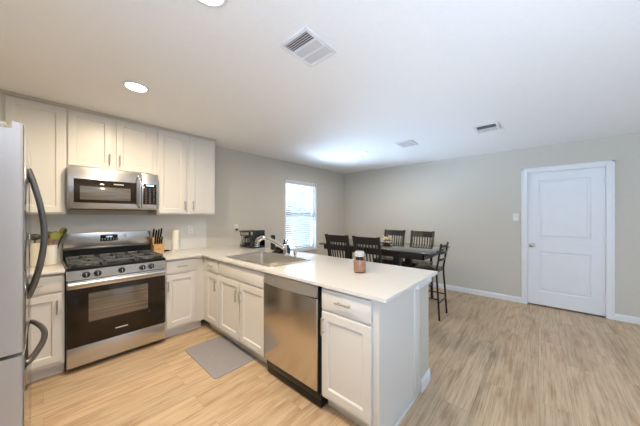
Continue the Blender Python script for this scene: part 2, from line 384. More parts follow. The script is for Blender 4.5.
# window: reveal, frame, panes
w = bpy.data.objects.new('window_1', None); C.objects.link(w); w.location = ((WX0 + WX1) / 2, YW, WZ0); w['kind'] = 'structure'
w['label'] = 'white framed window beside the dining table'; w['category'] = 'window'
hw, hh = (WX1 - WX0) / 2, WZ1 - WZ0
b = bm_new()
for (x0, x1, z0, z1) in ((-hw, -hw + 0.045, 0, hh), (hw - 0.045, hw, 0, hh), (-hw, hw, 0, 0.05), (-hw, hw, hh - 0.05, hh), (-hw, hw, hh / 2 - 0.02, hh / 2 + 0.02)):
    bx(b, x0, x1, 0.066, 0.112, z0, z1, 0.003)
obj('window_frame', b, 'vinyl', w)
b = bm_new()
for (x0, x1, z0, z1) in ((-hw, -hw + 0.012, 0.0, hh), (hw - 0.012, hw, 0.0, hh), (-hw, hw, hh - 0.012, hh)): bx(b, x0, x1, -0.004, 0.066, z0, z1)
for (x0, x1, z0, z1) in ((-hw - 0.018, -hw + 0.012, 0, hh + 0.016), (hw - 0.012, hw + 0.012, 0, hh + 0.016), (-hw - 0.018, hw + 0.012, hh - 0.01, hh + 0.016)): bx(b, x0, x1, -0.008, 0.0, z0, z1)
obj('window_reveal', b, 'trim', w)
box('window_sill', 'trim', w, -hw - 0.03, hw + 0.03, -0.03, 0.066, -0.022, 0.006, bev=0.005)
box('window_pane', 'glass', w, -hw + 0.04, hw - 0.04, 0.088, 0.092, 0.04, hh - 0.04)
# blind in the reveal: hangs from the wall as a thing
bl = thing('window_blind', 'white horizontal slat blind hanging in the window', 'blind', ((WX0 + WX1) / 2, YW + 0.035, WZ0))
box('head_rail', 'blind', bl, -hw + 0.016, hw - 0.016, -0.024, 0.024, hh - 0.065, hh - 0.014, bev=0.004)
b = bm_new(); ang = math.radians(-24)
n = int((hh - 0.10) / 0.042)
for k in range(n):
    z = 0.045 + k * 0.042
    obox(b, Vector((0, 0, z)), (2 * hw - 0.04, 0.046, 0.0028), Matrix.Rotation(ang, 3, 'X'))
obj('slats', b, 'blind', bl)
for x in (-hw + 0.12, hw - 0.12):
    b = bm_new(); tube(b, [(x, -0.024, 0.02), (x, -0.024, hh - 0.05)], 0.0014, 6); obj('ladder_cord', b, 'blind', bl)
box('bottom_rail', 'blind', bl, -hw + 0.016, hw - 0.016, -0.024, 0.024, 0.010, 0.028, bev=0.003)

# patio door added behind the camera as an opening for the rear fill light
w2 = bpy.data.objects.new('window_added_rear', None); C.objects.link(w2); w2.location = (2.3, YB, 0.02); w2['kind'] = 'structure'
w2['label'] = 'made-up wide white patio door behind the camera, added for daylight'; w2['category'] = 'window'
b = bm_new()
for (x0, x1, z0, z1) in ((-1.5, -1.43, 0, 2.13), (1.43, 1.5, 0, 2.13), (-1.5, 1.5, 0, 0.08), (-1.5, 1.5, 2.05, 2.13), (-0.04, 0.04, 0, 2.13)): bx(b, x0, x1, -0.09, -0.03, z0, z1, 0.003)
obj('window_frame', b, 'vinyl', w2)
box('window_pane', 'glass', w2, -1.45, 1.45, -0.062, -0.058, 0.06, 2.07)

w3 = bpy.data.objects.new('window_added_side', None); C.objects.link(w3); w3.location = (XL, -1.0, 0.5); w3['kind'] = 'structure'  # side window made up behind the camera to hold the side fill light
w3['label'] = 'made-up white side window behind the camera, added for daylight'; w3['category'] = 'window'
b = bm_new()
for (y0, y1, z0, z1) in ((-1.0, -0.94, 0, 1.5), (0.94, 1.0, 0, 1.5), (-1.0, 1.0, 0, 0.06), (-1.0, 1.0, 1.44, 1.5), (-0.03, 0.03, 0, 1.5)): bx(b, -0.10, -0.05, y0, y1, z0, z1, 0.003)
obj('window_frame', b, 'vinyl', w3)
box('window_pane', 'glass', w3, -0.078, -0.074, -0.96, 0.96, 0.04, 1.46)

# outside: ground and the neighbouring house
struct('ground', bx(bm_new(), -14, 18, YW + T + 0.02, 22, -0.4, -0.3), 'grass')
nh = thing('neighbour_house', 'pale house with siding seen faintly through the window blind', 'house', (7.2, 7.2, -0.3))
b = bm_new(); bx(b, -4.5, 4.5, 0, 4.5, 0, 3.1)
for k in range(20): bx(b, -4.5, 4.5, -0.018, 0.0, k * 0.155, k * 0.155 + 0.14)
obj('siding_wall', b, 'siding', nh, smooth=False)
for x in (-1.3, 1.5):
    f = box('window', 'vinyl', nh, x - 0.5, x + 0.5, -0.05, 0.0, 0.9, 2.3, bev=0.01)
    b = bm_new()
    for zz in (0.98, 1.64):
        bx(b, x - 0.42, x + 0.42, -0.06, -0.049, zz, zz + 0.58)
    obj('pane', b, 'sidingdark', f)
b = bm_new(); prism(b, [(-0.6, 3.0), (2.25, 4.6), (5.1, 3.0), (5.1, 2.9), (-0.6, 2.9)], -4.9, 4.9, 'x'); obj('roof', b, 'sidingdark', nh, smooth=False)

# half wall behind the peninsula cabinets
HX0, HX1, HY = 1.962, 2.150, 0.692
struct('wall_peninsula', bx(bm_new(), HX0, HX1, HY, YW, 0, 0.892), 'wall', 'greige half wall carrying the back of the peninsula counter', 'half wall')
b = bm_new()
prism(b, [(HY - p, z) for p, z in baseboard_profile(0.095)], HX0 - 0.004, HX1 + 0.014, 'x')
prism(b, [(HX1 + p, z) for p, z in baseboard_profile(0.095)], HY - 0.014, YW, 'y')
struct('baseboard_peninsula', b, 'trim', 'white baseboard around the half wall end', 'baseboard')
b = bm_new(); bx(b, HX0 - 0.10, HX1 + 0.02, HY - 0.020, HY, 0.825, 0.892, 0.003); bx(b, HX1, HX1 + 0.02, HY - 0.02, YW, 0.825, 0.892, 0.003)
struct('trim_2', b, 'trim', 'white trim board under the counter at the half wall', 'trim')

# backsplash
b = bm_new(); bx(b, XL + 0.002, 1.594, YW - 0.012, YW, 0.915, 1.392)
bs = struct('trim_3', b, 'splash', 'white slab backsplash behind the range', 'backsplash')

# ------------------------------------------------------------------ kitchen cabinets
def shaker(bm, x0, x1, z0, z1, t=0.019, fr=0.056, y=0.0):
    """framed panel on a face towards -y"""
    def ring(d, i): return [bm.verts.new((xx, y - d, zz)) for xx, zz in ((x0 + i, z0 + i), (x1 - i, z0 + i), (x1 - i, z1 - i), (x0 + i, z1 - i))]
    R = [ring(0, 0), ring(t - 0.002, 0), ring(t, 0.002), ring(t, fr), ring(t - 0.003, fr + 0.003), ring(t - 0.011, fr + 0.009)]
    bm.faces.new(R[0])
    for i in range(5):
        for j in range(4): bm.faces.new((R[i][j], R[i][(j + 1) % 4], R[i + 1][(j + 1) % 4], R[i + 1][j]))
    bm.faces.new(R[5])
def bar_pull(parent, x, z, length, vertical, y=-0.019):
    b = bm_new(); h = length / 2
    if vertical:
        tube(b, [(x, y - 0.026, z - h), (x, y - 0.026, z + h)], 0.0058, 10)
        for s in (-1, 1): tube(b, [(x, y, z + s * h * 0.72), (x, y - 0.026, z + s * h * 0.72)], 0.0042, 8)
    else:
        tube(b, [(x - h, y - 0.026, z), (x + h, y - 0.026, z)], 0.0058, 10)
        for s in (-1, 1): tube(b, [(x + s * h * 0.72, y, z), (x + s * h * 0.72, y - 0.026, z)], 0.0042, 8)
    o = obj('handle', b, 'nickel', parent); o['label'] = 'satin nickel bar pull'
def front(parent, kind, x0, x1, z0, z1, pull=None):
    b = bm_new()
    if kind == 'door': shaker(b, x0, x1, z0, z1)
    else: bx(b, x0, x1, -0.019, 0, z0, z1, 0.003)
    o = obj(kind if kind != 'panel' else 'false_front', b, 'cab', parent)
    if pull: bar_pull(o, *pull)
def cabinet(name, label, loc, rotz, w, depth, z0, z1, fronts, toe=True, group=None, x0=0.0):
    t = thing(name, label, 'cabinet', loc, rotz, group)
    b = bm_new(); bx(b, x0, w, 0, depth, z0, z1)
    obj('body', b, 'cab', t, smooth=False)
    if toe: box('toe_kick', 'cab', t, x0, w, 0.072, depth, 0.0, z0)
    for f in fronts: front(t, *f)
    return t

UY = 3.372; UD = YW - 0.013 - UY; UB = 1.394
cabinet('upper_cabinet', 'tall white upper cabinet with one door to the left of the microwave', (0, UY, 0), 0, 0.146, UD, UB, 2.438,
        [('door', -0.217, 0.134, UB + 0.016, 2.398)], toe=False, x0=XL + 0.003)
cabinet('upper_cabinet', 'short white two-door upper cabinet directly above the microwave', (0.148, UY, 0), 0, 0.738, UD, 1.858, 2.438,
        [('door', 0.006, 0.332, 1.868, 2.398, (0.308, 1.965, 0.115, True)), ('door', 0.366, 0.694, 1.868, 2.398, (0.392, 1.965, 0.115, True))], toe=False)
cabinet('upper_cabinet', 'tall white two-door upper cabinet to the right of the microwave', (0.888, UY, 0), 0, 0.700, UD, UB, 2.438,
        [('door', 0.012, 0.322, UB + 0.016, 2.398, (0.296, UB + 0.115, 0.115, True)), ('door', 0.368, 0.682, UB + 0.016, 2.398, (0.394, UB + 0.115, 0.115, True))], toe=False)

b = bm_new(); bx(b, XL + 0.002, 1.590, UY - 0.010, UY - 0.0005, 2.408, ZC - 0.0005, 0.002); bx(b, 1.5885, 1.596, UY - 0.010, YW - 0.002, 2.408, ZC - 0.0005, 0.002)  # strip in wall colour paints the shade along the cabinet tops
struct('trim_shade', b, 'wall', 'thin greige strip standing in for the shade between the upper cabinets and the ceiling', 'trim')

BY = 3.080; BD = YW - BY - 0.003; BT = 0.892; PX = 1.310
cabinet('base_cabinet', 'white base cabinet with drawer and door between refrigerator and range', (0, BY, 0), 0, 0.121, BD, 0.105, BT,
        [('drawer', -0.245, 0.105, 0.735, 0.872, (-0.06, 0.803, 0.11, False)), ('door', -0.245, 0.105, 0.135, 0.715, (0.076, 0.605, 0.115, True))], x0=XL + 0.003)
cabinet('base_cabinet', 'white base cabinet with drawer and door between range and corner', (0.885, BY, 0), 0, PX - 0.885, BD, 0.105, BT,
        [('drawer', 0.012, 0.325, 0.735, 0.872, (0.168, 0.803, 0.11, False)), ('door', 0.012, 0.325, 0.135, 0.715, (0.026, 0.60, 0.115, True))])
R90 = -PI / 2
PD = 0.57
cabinet('base_cabinet', 'narrow white base cabinet with drawer and door, at the inside corner of the peninsula', (PX, BY - 0.002, 0), R90, 0.424, PD, 0.105, BT,
        [('drawer', 0.092, 0.404, 0.735, 0.872, (0.25, 0.803, 0.11, False)), ('door', 0.092, 0.404, 0.135, 0.715, (0.368, 0.59, 0.115, True))])
cabinet('base_cabinet', 'wide white two-door sink base cabinet in front of the sink', (PX, 2.652, 0), R90, 0.862, PD, 0.105, BT - 0.215,
        [('panel', 0.012, 0.85, 0.735, 0.872), ('door', 0.012, 0.422, 0.135, 0.715, (0.396, 0.58, 0.125, True)), ('door', 0.440, 0.85, 0.135, 0.715, (0.468, 0.58, 0.125, True))])
ec = cabinet('base_cabinet', 'white base cabinet with drawer and door at the free end of the peninsula', (PX, 1.146, 0), R90, 0.432, PD, 0.105, BT,
        [('drawer', 0.012, 0.402, 0.735, 0.872, (0.205, 0.806, 0.12, False)), ('door', 0.012, 0.402, 0.135, 0.715, (0.034, 0.62, 0.12, True))])
box('end_panel', 'cab', ec, 0.432, 0.446, -0.002, 0.555, 0.0, BT)
box('end_panel', 'cab', ec, 0.432, 0.456, 0.535, HX0 - PX - 0.006, 0.0, BT, bev=0.003)
box('shoe_moulding', 'cab', ec, 0.446, 0.458, 0.0, 0.535, 0.0, 0.022, bev=0.004)
# sink base rail that closes the top of the cabinet behind the false front
sb = [o for o in bpy.data.objects if o.get('label', '').startswith('wide white two-door sink')][0]
box('top_rail', 'cab', sb, 0, 0.862, 0, 0.018, BT - 0.215, BT)

# ------------------------------------------------------------------ countertops
Z0, Z1 = 0.894, 0.915
SX0, SX1, SY0, SY1 = 1.372, 1.868, 1.792, 2.640    # sink cut-out
b = bm_new(); bx(b, XL + 0.002, 0.122, 3.028, YW - 0.013, Z0, Z1, 0.002)
tag(obj('countertop', b, 'counter'), 'short white quartz countertop between refrigerator and range', 'countertop')
xs = [0.884, 1.265, SX0, SX1, 1.594, 2.192]; xs = sorted(xs); ys = [0.632, SY0, SY1, 3.028, YW - 0.013, YW - 0.001]
def keep(i, j):
    xc = (xs[i] + xs[i + 1]) / 2; yc = (ys[j] + ys[j + 1]) / 2
    if SX0 < xc < SX1 and SY0 < yc < SY1: return False
    if yc > YW - 0.013: return xc > 1.594
    return xc > 1.265 or yc > 3.028
b = bm_new(); slab(b, xs, ys, keep, Z0, Z1)
tag(obj('countertop', b, 'counter', smooth=False), 'long white quartz countertop along the corner and peninsula', 'countertop')

# ------------------------------------------------------------------ sink, faucet, air gap
s = thing('sink', 'stainless steel drop-in sink set in the peninsula counter', 'sink', ((SX0 + SX1) / 2, (SY0 + SY1) / 2, Z1))
ax, ay = (SX1 - SX0) / 2, (SY1 - SY0) / 2
b = bm_new()
def rr(hx, hy, r, z, n=5):
    out = []
    for sx, sy, a0 in ((1, 1, 0), (-1, 1, PI / 2), (-1, -1, PI), (1, -1, 1.5 * PI)):
        for k in range(n + 1):
            a = a0 + PI / 2 * k / n; out.append(b.verts.new((sx * (hx - r) + r * math.cos(a), sy * (hy - r) + r * math.sin(a), z)))
    return out
rings = [rr(ax + 0.012, ay + 0.012, 0.03, 0.0006), rr(ax + 0.010, ay + 0.010, 0.03, 0.006), rr(ax - 0.018, ay - 0.018, 0.03, 0.006), rr(ax - 0.026, ay - 0.026, 0.04, 0.0),
         rr(ax - 0.034, ay - 0.034, 0.045, -0.16), rr(ax - 0.06, ay - 0.06, 0.05, -0.19), rr(0.05, 0.05, 0.049, -0.196)]
for i in range(len(rings) - 1):
    m = len(rings[i])
    for j in range(m): b.faces.new((rings[i][j], rings[i][(j + 1) % m], rings[i + 1][(j + 1) % m], rings[i + 1][j]))
b.faces.new(rings[-1])
obj('bowl', b, 'sinksteel', s)
b = bm_new(); lathe(b, [(0.042, 0), (0.042, 0.004), (0.03, 0.006), (0.012, 0.003)], (0, 0, -0.1955), 20); obj('drain', b, 'chrome', s)

f = thing('faucet', 'chrome pull-out kitchen faucet arching over the sink', 'faucet', (1.925, 2.270, Z1))
b = bm_new(); lathe(b, [(0.032, 0.0005), (0.032, 0.010), (0.024, 0.018), (0.022, 0.10), (0.025, 0.112), (0.02, 0.125)], (0, 0, 0), 20); obj('base', b, 'chrome', f)
b = bm_new(); tube(b, [(0.0, 0.005, 0.07), (-0.035, 0.07, 0.115), (-0.08, 0.16, 0.165), (-0.12, 0.24, 0.195), (-0.145, 0.285, 0.190)], [0.026, 0.025, 0.024, 0.026, 0.028], 14, smooth=4); obj('spout', b, 'chrome', f)
b = bm_new(); tube(b, [(-0.142, 0.280, 0.192), (-0.165, 0.318, 0.165), (-0.172, 0.33, 0.115), (-0.172, 0.33, 0.085)], [0.028, 0.031, 0.029, 0.033], 14, smooth=4); obj('spray_head', b, 'chrome', f)
b = bm_new(); tube(b, [(0.005, -0.005, 0.115), (0.012, -0.012, 0.145), (0.02, -0.022, 0.18)], [0.011, 0.009, 0.010], 12, smooth=3); obj('lever', b, 'darksteel', f)
a = thing('air_gap', 'short chrome air gap cap beside the faucet', 'air gap', (1.915, 2.085, Z1))
b = bm_new(); lathe(b, [(0.023, 0.0005), (0.023, 0.004), (0.019, 0.006), (0.019, 0.055), (0.012, 0.062)], (0, 0, 0), 18); obj('cap', b, 'chrome', a)
b = bm_new(); tube(b, [(0.0, 0.0, 0.058), (0, 0, 0.064)], 0.01, 12); obj('top', b, 'nickel', a)
tr = thing('sink_shade', 'small black block standing in for the shade behind the sink, under the faucet arch', 'tray', (1.965, 2.43, Z1))
b = bm_new(); bx(b, -0.045, 0.045, -0.10, 0.10, 0.0005, 0.012, 0.004); obj('shade_base', b, 'blackplastic', tr)  # black pieces painted in for the dark shade below the spout
b = bm_new(); bx(b, -0.035, 0.035, -0.06, 0.075, 0.0125, 0.075, 0.012); obj('shade_block', b, 'blackplastic', tr)

def bottle(label, loc, h, r, m, cap):
    t = thing('soap_bottle', label, 'bottle', loc)
    b = bm_new(); lathe(b, [(r * 0.9, 0.0005), (r, 0.006), (r, h * 0.62), (r * 0.8, h * 0.74), (r * 0.38, h * 0.80), (r * 0.38, h * 0.84)], seg=18); obj('bottle_body', b, m, t)
    b = bm_new(); lathe(b, [(r * 0.5, h * 0.84), (r * 0.5, h * 0.97), (r * 0.3, h)], seg=14); obj('cap', b, cap, t)
bottle('dark blue bottle beside the faucet, the taller of two', (2.03, 2.405, Z1), 0.165, 0.026, 'blue', 'blackplastic')
bottle('short dark blue bottle beside the faucet, in front of the taller one', (2.01, 2.32, Z1), 0.105, 0.030, 'blue', 'blue')

g = thing('coffee_grinder', 'small black appliance on the counter between coffee maker and faucet', 'appliance', (2.10, 2.735, Z1))
b = bm_new(); lathe(b, [(0.032, 0.0005), (0.034, 0.01), (0.029, 0.11), (0.031, 0.12)], seg=20); obj('base', b, 'blackplastic', g)
b = bm_new(); lathe(b, [(0.029, 0.121), (0.032, 0.17), (0.029, 0.195), (0.014, 0.2)], seg=20); obj('lid', b, 'blackplastic', g)
b = bm_new(); lathe(b, [(0.0305, 0.112), (0.0325, 0.112), (0.0325, 0.1205), (0.0305, 0.1205)], seg=20); obj('trim_band', b, 'nickel', g)

# coffee maker, faces -x
c = thing('coffee_maker', 'black coffee maker with glass carafe near the wall outlet', 'coffee maker', (2.06, 3.20, Z1))
box('base', 'blackplastic', c, -0.10, 0.10, -0.20, 0.16, 0.0005, 0.03, bev=0.006)
box('tower', 'blackplastic', c, 0.02, 0.10, -0.20, 0.16, 0.0305, 0.16, bev=0.006)
box('housing', 'blackplastic', c, -0.10, 0.10, -0.12, 0.16, 0.1605, 0.245, bev=0.014)
box('side_column', 'blackplastic', c, -0.10, 0.10, -0.20, -0.125, 0.0305, 0.255, bev=0.01)
box('control_strip', 'nickel', c, -0.104, -0.099, -0.08, 0.12, 0.185, 0.225, bev=0.002)
box('knob_panel', 'greyplastic', c, -0.104, -0.099, -0.185, -0.14, 0.19, 0.235, bev=0.002)
b = bm_new(); tube(b, [(0.0, 0.15, 0.22), (0.0, 0.19, 0.225)], 0.008, 8); obj('lid_latch', b, 'blackplastic', c)
b = bm_new(); lathe(b, [(0.05, 0.031), (0.06, 0.045), (0.062, 0.08), (0.05, 0.12), (0.043, 0.135)], (-0.045, 0.075, 0), 20)
k = obj('carafe', b, 'jarglass', c)
b = bm_new(); lathe(b, [(0.047, 0.0325), (0.057, 0.046), (0.059, 0.07)], (-0.045, 0.075, 0), 20); obj('coffee', b, 'greymetal', k)
b = bm_new(); lathe(b, [(0.045, 0.1355), (0.045, 0.148), (0.02, 0.152)], (-0.045, 0.075, 0), 18); obj('carafe_lid', b, 'blackplastic', k)
b = bm_new(); tube(b, [(-0.075, 0.03, 0.135), (-0.105, 0.0, 0.13), (-0.105, 0.0, 0.07), (-0.08, 0.03, 0.055)], 0.009, 8, smooth=4); obj('carafe_handle', b, 'blackplastic', k)

def plate(name, label, cat, loc, rotz, outlet, w=0.072, h=0.116):
    t = thing(name, label, cat, loc, rotz)
    box('cover_plate', 'whiteplastic', t, -w / 2, w / 2, -0.007, -0.0005, -h / 2, h / 2, bev=0.002)
    if outlet:
        for z in (-0.026, 0.026):
            k = box('socket', 'whiteplastic', t, -0.017, 0.017, -0.009, -0.0065, z - 0.015, z + 0.015, bev=0.003)
            b = bm_new()
            for x in (-0.006, 0.006): bx(b, x - 0.001, x + 0.001, -0.0094, -0.0088, z - 0.004, z + 0.006)
            obj('slots', b, 'dark', k)
    else:
        box('rocker', 'whiteplastic', t, -0.017, 0.017, -0.010, -0.0065, -0.034, 0.034, bev=0.002)
    return t
plate('wall_outlet', 'white outlet on the greige wall with the black coffee maker plug', 'outlet', (2.075, YW, 1.185), 0, True)
plate('wall_outlet', 'white outlet on the white backsplash right of the paper towels', 'outlet', (1.372, YW - 0.012, 1.185), 0, True)
plate('light_switch', 'white rocker light switch on the wall left of the door', 'light switch', (XW, 0.272, 1.357), R90, False)
b = bm_new(); bx(b, 2.060, 2.092, YW - 0.034, YW - 0.0095, 1.142, 1.174, 0.004)
tube(b, [(2.076, YW - 0.030, 1.158), (2.11, YW - 0.045, 1.135), (2.145, YW - 0.05, 1.07), (2.15, YW - 0.05, 0.99), (2.125, YW - 0.05, 0.926), (2.10, YW - 0.10, 0.922), (2.09, 3.445, 0.925)], 0.004, 8, smooth=6)
tag(obj('power_cord', b, 'blackplastic'), 'black power cord plugged into the outlet behind the coffee maker', 'cord')

# ------------------------------------------------------------------ range
rg = thing('range', 'freestanding stainless steel gas range with black oven door', 'range', (0.5035, 3.03, 0))
HW = 0.377
box('body', 'black', rg, -HW, HW, 0.035, 0.60, 0.055, 0.895, bev=0.003)
for x in (-0.33, 0.33):
    for y in (0.14, 0.54):
        b = bm_new(); lathe(b, [(0.02, 0), (0.02, 0.012), (0.012, 0.014), (0.012, 0.055)], (x, y, 0), 12); obj('foot', b, 'blackplastic', rg)
box('drawer', 'steel', rg, -HW + 0.004, HW - 0.004, 0.004, 0.034, 0.048, 0.222, bev=0.006)
od = box('oven_door', 'blackglass', rg, -HW + 0.004, HW - 0.004, -0.006, 0.034, 0.228, 0.735, bev=0.004)
box('window', 'ovenwin', od, -0.235, 0.215, -0.0072, -0.0055, 0.425, 0.682, bev=0.0005)
box('logo_mark', 'mark', od, -0.048, 0.048, -0.0072, -0.0055, 0.302, 0.311)
box('top_rail', 'steel', od, -HW + 0.004, HW - 0.004, -0.008, 0.034, 0.7355, 0.806, bev=0.005)
b = bm_new(); tube(b, [(-HW + 0.012, -0.052, 0.784), (HW - 0.012, -0.052, 0.784)], 0.017, 16)
for x in (-HW + 0.03, HW - 0.03): bx(b, x - 0.014, x + 0.014, -0.05, -0.006, 0.768, 0.798, 0.004)
obj('handle', b, 'steel', od)
b = bm_new(); prism(b, [(-0.006, 0.812), (0.034, 0.812), (0.034, 0.897), (-0.004, 0.897)], -HW + 0.002, HW - 0.002, 'x'); obj('control_panel', b, 'steel', rg, smooth=False)
for x in (-0.251, -0.174, 0.0, 0.168, 0.243):
    b = bm_new(); lathe(b, [(0.027, 0), (0.027, 0.006), (0.021, 0.010), (0.019, 0.032), (0.012, 0.036)], (0, 0, 0), 18, 'y')
    k = obj('knob', b, 'blackplastic', rg, loc=(x, -0.0055, 0.853)); k['label'] = 'black burner knob'; k.rotation_euler = (math.radians(-1), 0, 0)
    b = bm_new(); bx(b, -0.0025, 0.0025, -0.0395, -0.0355, -0.014, 0.014, 0.001); obj('pointer', b, 'nickel', k)
box('cooktop', 'black', rg, -HW, HW, -0.004, 0.60, 0.8975, 0.922, bev=0.006)
for x in (-HW + 0.006, HW - 0.006): box('side_trim', 'steel', rg, x - 0.006, x + 0.006, 0.0, 0.56, 0.9225, 0.930, bev=0.002)
for (x, y, r) in ((-0.24, 0.15, 0.045), (-0.24, 0.42, 0.036), (0.24, 0.15, 0.050), (0.24, 0.42, 0.036), (0.0, 0.285, 0.042)):
    b = bm_new(); lathe(b, [(r + 0.012, 0.9225), (r + 0.010, 0.931), (r, 0.932)], (x, y, 0), 20); k = obj('burner', b, 'nickel', rg)
    b = bm_new(); lathe(b, [(r, 0.9325), (r, 0.940), (r * 0.8, 0.943)], (x, y, 0), 20); obj('burner_cap', b, 'castiron', k)
for (x0, x1) in ((-0.360, -0.128), (-0.122, 0.122), (0.128, 0.360)):
    b = bm_new(); zt, zb = 0.962, 0.946; xm = (x0 + x1) / 2
    for (p, q, u, v) in ((x0, x1, 0.022, 0.036), (x0, x1, 0.530, 0.544), (x0, x0 + 0.014, 0.022, 0.544), (x1 - 0.014, x1, 0.022, 0.544), (x0, x1, 0.279, 0.291)):
        bx(b, p, q, u, v, zb, zt, 0.003)
    for yy in (0.15, 0.42):
        bx(b, x0 + 0.01, xm - 0.03, yy - 0.005, yy + 0.005, zb + 0.002, zt + 0.004, 0.002); bx(b, xm + 0.03, x1 - 0.01, yy - 0.005, yy + 0.005, zb + 0.002, zt + 0.004, 0.002)
        bx(b, xm - 0.005, xm + 0.005, yy + 0.03, yy + 0.125, zb + 0.002, zt + 0.004, 0.002); bx(b, xm - 0.005, xm + 0.005, yy - 0.12, yy - 0.03, zb + 0.002, zt + 0.004, 0.002)
    for xx in (x0 + 0.007, x1 - 0.007):
        for yy in (0.029, 0.537): bx(b, xx - 0.006, xx + 0.006, yy - 0.006, yy + 0.006, 0.9222, zb + 0.002)
    obj('grate', b, 'castiron', rg)
bgd = box('backguard', 'steel', rg, -HW, HW, 0.562, 0.612, 1.035, 1.200, bev=0.008)
box('backguard_base', 'black', rg, -HW + 0.003, HW - 0.003, 0.565, 0.612, 0.9225, 1.0345)
b = bm_new(); bx(b, -HW + 0.003, HW - 0.003, 0.540, 0.5615, 1.027, 1.041, 0.003); obj('vent_lip', b, 'darksteel', rg)
dsp = box('display', 'blackglass', bgd, -0.090, 0.058, 0.5595, 0.5625, 1.100, 1.170, bev=0.001)
b = bm_new()
for x in (-0.036, -0.022, -0.008, 0.006):
    for (p, q, u, v) in ((-0.004, 0.004, 0.010, 0.012), (-0.004, 0.004, 0.0, 0.002), (-0.004, -0.0025, 0, 0.012), (0.0025, 0.004, -0.0, 0.012)): bx(b, x + p, x + q, 0.5588, 0.5596, 1.142 + u, 1.142 + v)
obj('clock_digits', b, 'display', dsp)
b = bm_new()
for i in range(6):
    for z in (1.112, 1.126): bx(b, -0.08 + i * 0.024, -0.068 + i * 0.024, 0.5588, 0.5596, z, z + 0.004)
obj('button_marks', b, 'mark', dsp)
b = bm_new(); lathe(b, [(0.014, 0), (0.014, 0.001)], (0.12, 0.5618, 1.15), 16, 'y'); obj('emblem', b, 'nickel', bgd)

# ------------------------------------------------------------------ microwave
mw = thing('microwave', 'stainless steel over-the-range microwave with black glass door', 'microwave', (0.5085, 3.262, 1.448))
MWW = 0.362; MH = 0.402
box('case', 'steel', mw, -MWW, MWW, 0.024, 0.394, 0.0, MH, bev=0.003)
b = bm_new(); bx(b, -MWW, 0.205, -0.004, 0.0235, 0.010, MH - 0.004, 0.005); dr_ = obj('door', b, 'steel', mw)
g1 = box('door_glass', 'blackglass', dr_, -MWW + 0.040, 0.160, -0.0065, -0.0035, 0.058, 0.285, bev=0.002)
box('window', 'mwwin', g1, -MWW + 0.082, 0.108, -0.0075, -0.006, 0.088, 0.218, bev=0.0005)
box('logo_mark', 'mark', g1, -0.03, 0.05, -0.0075, -0.006, 0.248, 0.258)
b = bm_new(); tube(b, [(0.183, -0.004, 0.365), (0.183, -0.042, 0.33), (0.183, -0.052, 0.20), (0.183, -0.042, 0.06), (0.183, -0.004, 0.022)], 0.011, 12, smooth=6, ref=(1, 0, 0)); obj('handle', b, 'chrome', dr_)
b = bm_new(); bx(b, 0.207, MWW, -0.004, 0.0235, 0.010, MH - 0.004, 0.005); cp = obj('control_panel', b, 'steel', mw)
kp = box('keypad', 'blackglass', cp, 0.220, MWW - 0.016, -0.0065, -0.0035, 0.058, 0.285, bev=0.002)
box('readout', 'display', kp, 0.250, 0.320, -0.0072, -0.006, 0.262, 0.276)
b = bm_new()
for i in range(3):
    for j in range(8): bx(b, 0.240 + i * 0.038, 0.252 + i * 0.038, -0.0072, -0.006, 0.074 + j * 0.022, 0.078 + j * 0.022)
obj('button_marks', b, 'greyplastic', kp)
box('underside_vent', 'black', mw, -MWW + 0.02, MWW - 0.02, 0.04, 0.36, -0.006, -0.0002)

# ------------------------------------------------------------------ dishwasher, faces -x
dw = thing('dishwasher', 'stainless steel dishwasher between the sink cabinet and the end cabinet', 'dishwasher', (PX, 1.787, 0), R90)
L = 0.637
box('tub', 'black', dw, 0.003, L - 0.001, 0.012, 0.56, 0.11, 0.888)
b = bm_new(); bx(b, 0.004, L - 0.008, -0.045, 0.010, 0.150, 0.798, 0.006); dd = obj('door', b, 'steelh', dw)
b = bm_new(); nseg = 14; poly = []
for k in range(nseg + 1):
    u = k / nseg; poly.append((0.004 + u * (L - 0.012), -0.046 - 0.020 * math.sin(PI * u) ** 0.8))
lo = [b.verts.new((x, y, 0.806)) for x, y in poly]; hi = [b.verts.new((x, y * 0.55 - 0.004, 0.886)) for x, y in poly]
lo += [b.verts.new((L - 0.008, 0.010, 0.806)), b.verts.new((0.004, 0.010, 0.806))]; hi += [b.verts.new((L - 0.008, 0.010, 0.886)), b.verts.new((0.004, 0.010, 0.886))]
b.faces.new(lo); b.faces.new(hi)
for k in range(len(lo)): b.faces.new((lo[k], lo[(k + 1) % len(lo)], hi[(k + 1) % len(lo)], hi[k]))
hp = obj('control_panel', b, 'panelsteel', dw)
box('pocket_handle', 'black', dw, 0.008, L - 0.012, -0.040, 0.010, 0.7985, 0.8055)
b = bm_new(); lathe(b, [(0.006, 0), (0.006, 0.002)], (0.14, -0.0500, 0.848), 12, 'y'); obj('indicator', b, 'mark', hp)
box('side_gap_strip', 'black', dw, L - 0.0075, L - 0.001, -0.03, 0.010, 0.12, 0.886)
box('toe_panel', 'black', dw, 0.006, L - 0.001, 0.0, 0.07, 0.012, 0.105, bev=0.004)
b = bm_new(); bx(b, 0.006, L - 0.001, -0.012, -0.001, 0.075, 0.135, 0.004); obj('toe_skirt', b, 'blackplastic', dw)
for x in (0.05, L - 0.05):
    b = bm_new(); lathe(b, [(0.018, 0), (0.018, 0.013)], (x, 0.04, 0), 12); obj('foot', b, 'blackplastic', dw)

